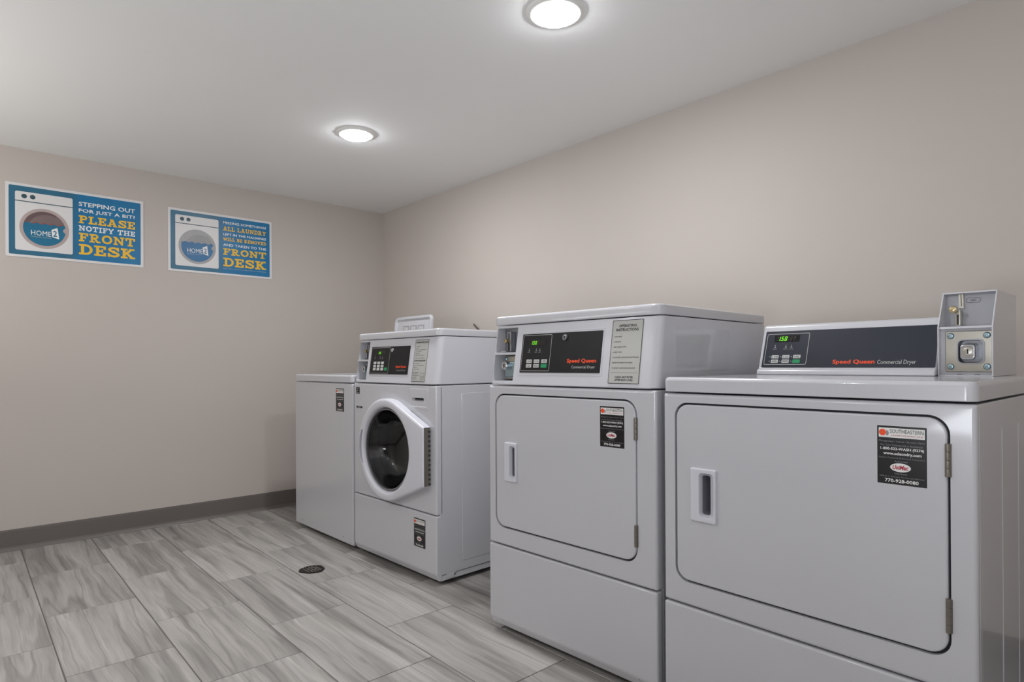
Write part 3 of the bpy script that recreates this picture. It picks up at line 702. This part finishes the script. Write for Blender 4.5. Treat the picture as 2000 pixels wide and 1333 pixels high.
for s, z, wd in (('USE LOW SUDS SOAP', .936, .045), ('DO NOT OVERLOAD THE DRUM', .927, .075), ('POUR SLOWLY', .919, .03), ('CLOSE THE DRAWER', .911, .045), ('NOT RESPONSIBLE', .897, .048), ('FOR ITEMS', .890, .036), ('LEFT BEHIND IN USE', .883, .052), ('OR LOST', .875, .03), ('THANK YOU', .868, .034)):
    letters(s, Fb, .506, .506+wd, z-.0035, z, .0019, 'dark', ip)
outline(.566, .862, .592, .893, .0012, Fb, .0019, 'dark', ip, 'printed_diagram')
outline(.572, .867, .586, .880, .0012, Fb, .0019, 'dark', ip, 'printed_diagram')
# grey cord running up the wall behind
cord = obj('power_cord', tube([(1.40, -.025, .70), (1.30, -.02, .95), (1.21, -.018, 1.08), (1.165, -.016, 1.118), (1.12, -.012, 1.146), (1.095, -.009, 1.162), (1.077, -.006, 1.172)], .004, 8), 'cord')
cord['label'] = 'thin grey cord sticking up from behind the front loading washer'; cord['category'] = 'cord'

# ------------------------------------------------------------------ MACHINE C: front control dryer
mC = thing('front_control_dryer', 'tall white dryer with sloping front console, instruction plate and solid square door', 'dryer', (2.33722, -.94418, 0), .03078)
DCp = .70
obj('cabinet', mcut(box(0, W-.001, .032, DCp, .035, .8565, .005), [box(.095, .14, -.01, .05, .54, .66)]), 'enamel', mC)
front_with_door(mC, .3085, .8560, .0385, .373, .6165, .8235, .040)
dryer_door(mC, .0385, .373, .6165, .8235, .040, (.0862, .1445, .5315, .6640), ((.7155, .7785), (.4165, .4775)))
lower_panel(mC, .023, .3045)
screw(mC, .0617, .049, .004); screw(mC, W-.06, .049, .004)
obj('base_rail', box(.02, W-.02, .05, DCp, .022, .038, .002), 'under', mC)
feet(mC, DCp, .026)
service_sticker(mC, .4925, .6873, .5790, .8052, True)
zA, zB, dS = .8595, 1.0625, .032
Fc = sloped(0, zA, dS, zB)
obj('console', mcut(console_bm(zA, zB, dS, DCp), [notch_cut(.017, .120, .8725, 1.0545)]), 'plastic', mC)
coin_recess(mC, .8725, 1.0545, .9665, .017, .120, Fc)
obj('top_cap', slab_top(-.001, dS-.010, W+.001, DCp, .03, 1.0650, 1.0965, .009, .004), 'enamel', mC)
obj('side_panel_relief', loft([[(W-.001, d, z) for d, z in rr(.10, .905, .42, 1.036, .006, 3)], [(W+.0012, d, z) for d, z in rr(.103, .908, .417, 1.033, .005, 3)]]), 'enamel', mC)
outline(.1440, .8935, .4915, 1.0375, .0035, Fc, .0008, 'whitebright', mC, 'panel_bezel', r=.004)
LK = ['1 HI', '2 LO', '3 MED', '4 DEL', 'PERM']
def keyrows(u0, du, zt, zb, kw, kh):
    return [(u0, zt, kw, kh, LK[0]), (u0+du, zt, kw, kh, LK[1]), (u0+2*du, zt, kw, kh, LK[2]), (u0, zb, kw, kh, LK[3]), (u0+du, zb, kw, kh, LK[4])]
def exC(p, o1):
    seven('8888', Fc, .1930, .9935, .0115, o1+.0003, 'led_off', p); seven('1.50', Fc, .1935, .9935, .0115, o1+.0006, 'led', p)
    icons(Fc, o1, p, [(.1865, .972, 'INSERT'), (.2190, .972, 'DRY'), (.2350, .972, 'COOL')])
    letters('Speed Queen', Fc, .3560, .4710, .9295, .9450, o1, 'red', p, bold=.026)
    letters('Commercial Dryer', Fc, .3770, .4680, .9130, .9240, o1, 'key', p)
control_panel(mC, Fc, .1505, .4860, .9015, 1.0290, .1545, .2835, .9065, 1.0250, 'black', keyrows(.1910, .0338, .9385, .9232, .0245, .0115), (.2588, .9232, .0255, .0125), (.187, .258, .990, 1.009), exC)
pk = obj('panel_lock', rev([(.0095, .002), (.0095, -.007), (.008, -.009), (.006, -.009), (.0055, -.007), (.0004, -.007)], (.3405, .024, 1.0125), 'y', 24, False, True), 'steel', mC)
obj('keyhole', box(.3395, .3415, .0160, .0175, 1.0085, 1.0165), 'dark', pk, smooth=False)
ip = obj('instruction_plate', loft([[Fc(u, z, 0) for u, z in rr(.520, .8720, .6265, 1.0560, .002, 3)], [Fc(u, z, .0015) for u, z in rr(.520, .8720, .6265, 1.0560, .002, 3)]]), 'inst', mC, smooth=False)
outline(.520, .8720, .6265, 1.0560, .0016, Fc, .0019, 'dark', ip, r=.002)
letters('OPERATING', Fc, .5435, .6045, 1.0350, 1.0430, .0019, 'dark', ip, bold=.025)
letters('INSTRUCTIONS', Fc, .5345, .6120, 1.0235, 1.0315, .0019, 'dark', ip, bold=.025)
for s, z, wd in (('1 LOAD DRYER', 1.0095, .032), ('2 CLOSE DOOR', .9945, .030), ('3 SELECT FABRIC SETTING', .9795, .050), ('4 INSERT COINS', .9645, .036), ('5 TO START DRYER - PUSH START PAD OR BUTTON AGAIN', .9490, .095), ('6 DRYER STOPS WHEN DOOR IS OPENED', .9340, .076), ('7 TO RESTART - CLOSE DOOR AND PUSH START', .9185, .086)):
    letters(s, Fc, .5285, .5285+wd-.004, z-.0036, z, .0019, 'dark', ip, bold=.01)
patch(rectpts(.5265, .9030, .6215, .9036), Fc, .0019, 'dark', ip, 'printed_rule')
letters('CLEAN LINT FILTER', Fc, .5430, .6060, .8880, .8940, .0019, 'dark', ip, bold=.025)
letters('AFTER EACH LOAD', Fc, .5430, .6060, .8795, .8855, .0019, 'dark', ip, bold=.025)

# ------------------------------------------------------------------ MACHINE D: rear control dryer
mD = thing('rear_control_dryer', 'low white dryer nearest the camera with rear console and coin box', 'dryer', (3.04515, -.92647, 0), -.0038)
DD = .74
obj('cabinet', mcut(box(0, W-.0005, .032, DD, .035, .8510, .006), [box(.095, .15, -.01, .05, .54, .66)]), 'enamel', mD)
front_with_door(mD, .3010, .8505, .0400, .366, .6365, .8225, .034)
dryer_door(mD, .0400, .366, .6365, .8225, .034, (.0855, .1570, .5265, .6620), ((.7105, .7740), (.4130, .4780)))
lower_panel(mD, .023, .2970)
screw(mD, .06, .049, .004); screw(mD, W-.06, .049, .004)
feet(mD, DD, .03)
for d in (.018, .221, .395):
    obj('side_crease', prism_v(W-.001, d, .05, .79 if d > .1 else .83), 'enamel', mD)
service_sticker(mD, .5165, .6833, .6035, .8010, True)
obj('top_deck', slab_top(-.001, -.002, W+.001, DD, .020, .8545, .8932, .010, .003), 'enamel', mD)
# rear console
pc = [(.432, .8934), (.436, .907), (.447, .9135), (.487, 1.030), (.492, 1.043), (.505, 1.0475), (.66, 1.046), (.70, 1.03), (.72, .8934)]
cons = obj('console', prism(pc, .044, .5135, .004, 3), 'enamel', mD)
Fd = sloped(.447, .9135, .487, 1.030)
def exD(p, o1):
    seven('888888', Fd, .0900, .9965, .0130, o1+.0003, 'led_off', p); seven('1.50', Fd, .0945, .9965, .0130, o1+.0006, 'led', p)
    icons(Fd, o1, p, [(.0890, .975, 'INSERT'), (.1220, .975, 'DRY'), (.1390, .975, 'COOL')])
    letters('Speed Queen', Fd, .2620, .3705, .9225, .9375, o1, 'red', p, bold=.026)
    letters('Commercial Dryer', Fd, .3770, .4680, .9210, .9360, o1, 'key', p)
    for z in (.9475, .9340):
        for u in (.0775, .1103, .1430): patch(circ(u, z, .0014, None, 8), Fd, o1, 'key', p, 'indicator_dot')
control_panel(mD, Fd, .0545, .5110, .9155, 1.0265, .0605, .1885, .9235, 1.0185, 'navy', keyrows(.0935, .0328, .9475, .9340, .0220, .0105), (.1590, .9338, .0225, .0110), (.084, .160, .993, 1.013), exD)
# coin box: open-fronted sheet metal housing with slide above and vault below
cb0, cb1 = .5142, .6286; zt = 1.1085; zm = 1.0170
prof = [(.452, .8934), (.452, 1.016), (.506, zt), (.735, zt), (.735, .8934)]
cbx = bmesh.new()
for ua, ub in ((cb0, cb0+.0035), (cb1-.0035, cb1)): prism(prof, ua, ub, .0012, 2, bm=cbx)
prism([(.506, zt), (.735, zt), (.735, zt-.0035), (.504, zt-.0035)], cb0+.003, cb1-.003, 0, bm=cbx)
box(cb0+.003, cb1-.003, .731, .735, .8934, zt-.003, bm=cbx)
box(cb0+.003, cb1-.003, .4525, .735, .8934, .8965, bm=cbx)
cb = obj('coin_box', cbx, 'enamel', mD); cb['label'] = 'white coin box with slide and lock'
obj('coin_box_shelf', prism([(.4535, 1.0125), (.456, 1.0185), (.52, 1.0185), (.52, 1.0125)], cb0+.0035, cb1-.0035, .0008, 1), 'enamel', cb)
obj('coin_slide_plate', prism([(.508, 1.0185), (.514, 1.0185), (.524, zt-.0035), (.518, zt-.0035)], cb0+.0035, cb1-.0035, 0), 'steel', cb, smooth=False)
Fs = lambda u, z, o_: (u, .508+(z-1.0185)/(zt-.0035-1.0185)*.010-o_, z)
obj('coin_slot_plate', loft([[Fs(u, z, 0) for u, z in ((.5480, 1.068), (.5590, 1.066), (.5570, 1.104), (.5470, 1.104))], [Fs(u, z, .006) for u, z in ((.5480, 1.068), (.5590, 1.066), (.5570, 1.104), (.5470, 1.104))]]), 'zinc', cb, smooth=False)
patch([(.5535, 1.072), (.5550, 1.072), (.5528, 1.102), (.5513, 1.102)], Fs, .0064, 'dark', cb, 'coin_slot')
obj('slide_channel', box(.5440, .5560, .488, .509, 1.0205, 1.062, .002), 'zinc', cb)
obj('push_slot', box(.5480, .5525, .4872, .489, 1.024, 1.050), 'dark', cb, smooth=False)
obj('slide_tongue', box(.5380, .5620, .470, .500, 1.0192, 1.0215, .001), 'steel', cb)
obj('slide_knob', rev([(.004, 0), (.004, -.010), (.0085, -.012), (.0095, -.018), (.0085, -.022), (.005, -.0235), (.0004, -.0235)], (.5440, .490, 1.062), 'y', 24, False, True), 'brass', cb)['label'] = 'brass coin slide knob'
outline(.5625, 1.0800, .5925, 1.0930, .0007, Fs, .0006, 'dark', cb, 'printed_border', r=.006)
letters('DRY', Fs, .5725, .5840, 1.0840, 1.0890, .0006, 'dark', cb)
vp = slab_front(.5285, .9045, .6243, 1.0065, .003, .4640, .4700, .002)
vh = loft([[(u, .40, z) for u, z in rr(.5545, .925, .6090, .985, .012, 5)], [(u, .50, z) for u, z in rr(.5545, .925, .6090, .985, .012, 5)]])
pl = obj('coin_vault_plate', mcut(vp, [vh]), 'zinc', cb)
obj('coin_box_liner', mcut(box(cb0+.0036, cb1-.0036, .4702, .4740, .8966, 1.0124), [loft([[(u, .40, z) for u, z in rr(.5545, .925, .6090, .985, .012, 5)], [(u, .50, z) for u, z in rr(.5545, .925, .6090, .985, .012, 5)]])]), 'enamel', cb)
obj('vault_rim', loft([[(u, .4665, z) for u, z in rr(.5530, .9235, .6105, .9865, .013, 5)], [(u, .4605, z) for u, z in rr(.5535, .924, .6100, .986, .013, 5)], [(u, .4605, z) for u, z in rr(.5565, .927, .6070, .983, .010, 5)], [(u, .490, z) for u, z in rr(.5575, .928, .6060, .982, .010, 5)]], cap0=False), 'steel', cb)
vl = obj('vault_lock', slab_front(.5600, .9345, .5925, .9735, .009, .4560, .489, .004), 'chrome', cb); vl['label'] = 'chrome square vault lock'
obj('lock_barrel', rev([(.0105, 0), (.0105, -.003), (.009, -.004), (.0004, -.004)], (.5775, .4560, .9550), 'y', 20, False, True), 'zinc', cb)
obj('keyhole', box(.5762, .5788, .4512, .4525, .9495, .9610), 'dark', cb, smooth=False)
for u, z in ((.5405, .9945), (.6145, .9945), (.5405, .9175), (.6145, .9175)):
    obj('bolt', rev([(.0078, 0), (.0078, -.003), (.0055, -.006), (.0035, -.0065), (.0028, -.005), (.0004, -.005)], (u, .4640, z), 'y', 20, False, True), 'zincblue', cb)
for u in (.5600, .5950): obj('mounting_screw', rev([(.006, 0), (.006, .0015), (.0004, .003)], (u, .4590, .8966), 'z', 14, False, True), 'steel', cb)

# ------------------------------------------------------------------ posters on the left wall
def poster(y, z, wd, hh, label, lines, ringm, drumm, waterm):
    t_ = thing('laundry_poster', label, 'poster', (0, y, z))
    F = lambda u, v, o_: (o_, u, v)
    obj('board', loft([[(.0005, u, v) for u, v in rr(0, 0, wd, hh, .002, 2)], [(.0035, u, v) for u, v in rr(0, 0, wd, hh, .002, 2)]]), 'poster', t_, smooth=False)
    P = lambda pts, o_, m_, nm: patch(pts, F, .0035+o_, m_, t_, nm)
    P(rr(.013, .0125, wd-.014, hh-.0135, .006, 4), .0002, 'pblue', 'blue_field')
    P(rr(.038, .036, .277, .335, .008, 4), .0004, 'poster', 'printed_washer')
    P(rectpts(.038, .284, .277, .2885), .0006, 'pdk', 'printed_line')
    for u in (.0745, .1090): P(circ(u, .3125, .0115, None, 20), .0006, 'pdk', 'printed_knob')
    cx, cz = .158, .156
    P(circ(cx, cz, .1035), .0006, ringm, 'printed_ring')
    P(circ(cx, cz, .0885), .0008, drumm, 'printed_drum')
    R = .0885
    # shadow crescent inside the drum
    cres = circ(cx, cz, R, None, 24, 60, 190) + list(reversed(circ(cx+.012, cz-.010, R*.94, None, 24, 60, 190)))
    n = 25
    obj('printed_drum_shadow', flat((cres, [(i, i+1, 2*n-2-i, 2*n-1-i) for i in range(n-1)]), F, .0045), 'pdrumd' if drumm == 'pdrum' else 'pring2', t_, smooth=False, recalc=False)
    # water with a wavy top
    zt_ = cz+.024; a = math.degrees(math.asin((zt_-cz)/R))
    pts = circ(cx, cz, R, None, 36, 180-a, 360+a)
    x1 = cx+R*math.cos(math.radians(a)); x0 = cx-R*math.cos(math.radians(a))
    wave = [(x1-(x1-x0)*k/24, zt_+.0035*math.sin(k*1.25)) for k in range(1, 24)]
    if drumm == 'pdrum':
        wv = [(x1-.012-(x1-x0-.03)*k/24, zt_+.004+.004*math.sin(k*1.05+1)) for k in range(25)]
        obj('printed_laundry', flat((wv+[(p[0], zt_-.004) for p in wv], [(i, i+1, 26+i, 25+i) for i in range(24)]), F, .0046), 'pcoral', t_, smooth=False, recalc=False)
    P(pts+wave, .0014, waterm, 'printed_water')
    P(circ(.2475, .156, .0125, None, 20), .0016, ringm, 'printed_catch')
    # HOME2 logo: word, then a dark 2 on a white slanted block
    letters('HOME', F, .1015, .1850, .1180, .1440, .0053, 'white', t_, bold=.0)
    P([(.190, .117), (.2185, .1085), (.2115, .168), (.1855, .155)], .0018, 'white', 'printed_logo')
    letters('2', F, .1930, .2095, .1205, .1515, .0056, waterm, t_, bold=.02)
    letters('SUITES BY HILTON', F, .1030, .1850, .1085, .1130, .0053, 'key', t_)
    for kind, s, z0, z1, m_ in lines:
        if kind == 'sans': letters(s, F, .3035, .5655, z0, z1, .0040, m_, t_, bold=.018)
        else: slab(s, F, .3035, .5650, z0, z1, .0040, m_, t_)
poster(-2.1510, 1.489, .6065, .3760, 'blue laundry poster starting STEPPING OUT, the left one of two on the left wall',
       [('sans', 'STEPPING OUT', .3010, .3245, 'white'), ('sans', 'FOR JUST A BIT?', .2635, .2875, 'white'), ('slab', 'PLEASE', .2095, .2510, 'pyellow'),
        ('slab', 'NOTIFY THE', .1695, .1975, 'white'), ('slab', 'FRONT', .1120, .1575, 'pyellow'), ('slab', 'DESK', .0425, .0975, 'pyellow')], 'pring', 'pdrum', 'pwater')
poster(-1.4195, 1.486, .6015, .3715, 'blue laundry poster starting MISSING SOMETHING, the right one nearer the corner',
       [('sans', 'MISSING SOMETHING?', .3180, .3330, 'white'), ('slab', 'ALL LAUNDRY', .2760, .3020, 'pyellow'), ('sans', 'LEFT IN THE MACHINES', .2465, .2610, 'white'),
        ('slab', 'WILL BE REMOVED', .2140, .2345, 'pyellow'), ('sans', 'AND TAKEN TO THE', .1810, .1970, 'white'), ('slab', 'FRONT', .1270, .1675, 'pyellow'), ('slab', 'DESK', .0560, .1090, 'pyellow'),
        ('sans', 'Please contact us with questions or concerns. Thank you for staying with us.', .0395, .0445, 'key')], 'pring2', 'pdrum2', 'pwater2')

# ------------------------------------------------------------------ floor drain
dr_ = thing('floor_drain', 'small round dark metal drain set in the floor tiles before the washers', 'floor drain', (1.316, -1.139, 0))
R_ = .057
irr = [(R_*(1+.05*math.sin(3*a+1)+.03*math.sin(7*a)), a) for a in [2*math.pi*k/36 for k in range(36)]]
obj('drain_bowl', loft([[(r_*math.cos(a), r_*math.sin(a), z) for r_, a in irr] for z in (-.0005, .0008)]), 'drain_dark', dr_, smooth=False)
obj('drain_rim', rev([(.050, .0005), (.050, .0030), (.0485, .0038), (.0445, .0038), (.043, .0030), (.043, .0005)], (0, 0, 0), 'z', 36), 'drain_dark', dr_)
for k in range(5):
    y_ = -.028+.014*k; hw = math.sqrt(.043**2-y_**2)
    obj('grate_bar', box(-hw, hw, y_-.0025, y_+.0025, .0006, .0030, .0006, 1), 'drain_metal', dr_)
obj('grate_ring', rev([(.020, .0025), (.020, .0038), (.016, .0038), (.016, .0025)], (0, 0, 0), 'z', 20), 'drain_metal', dr_)
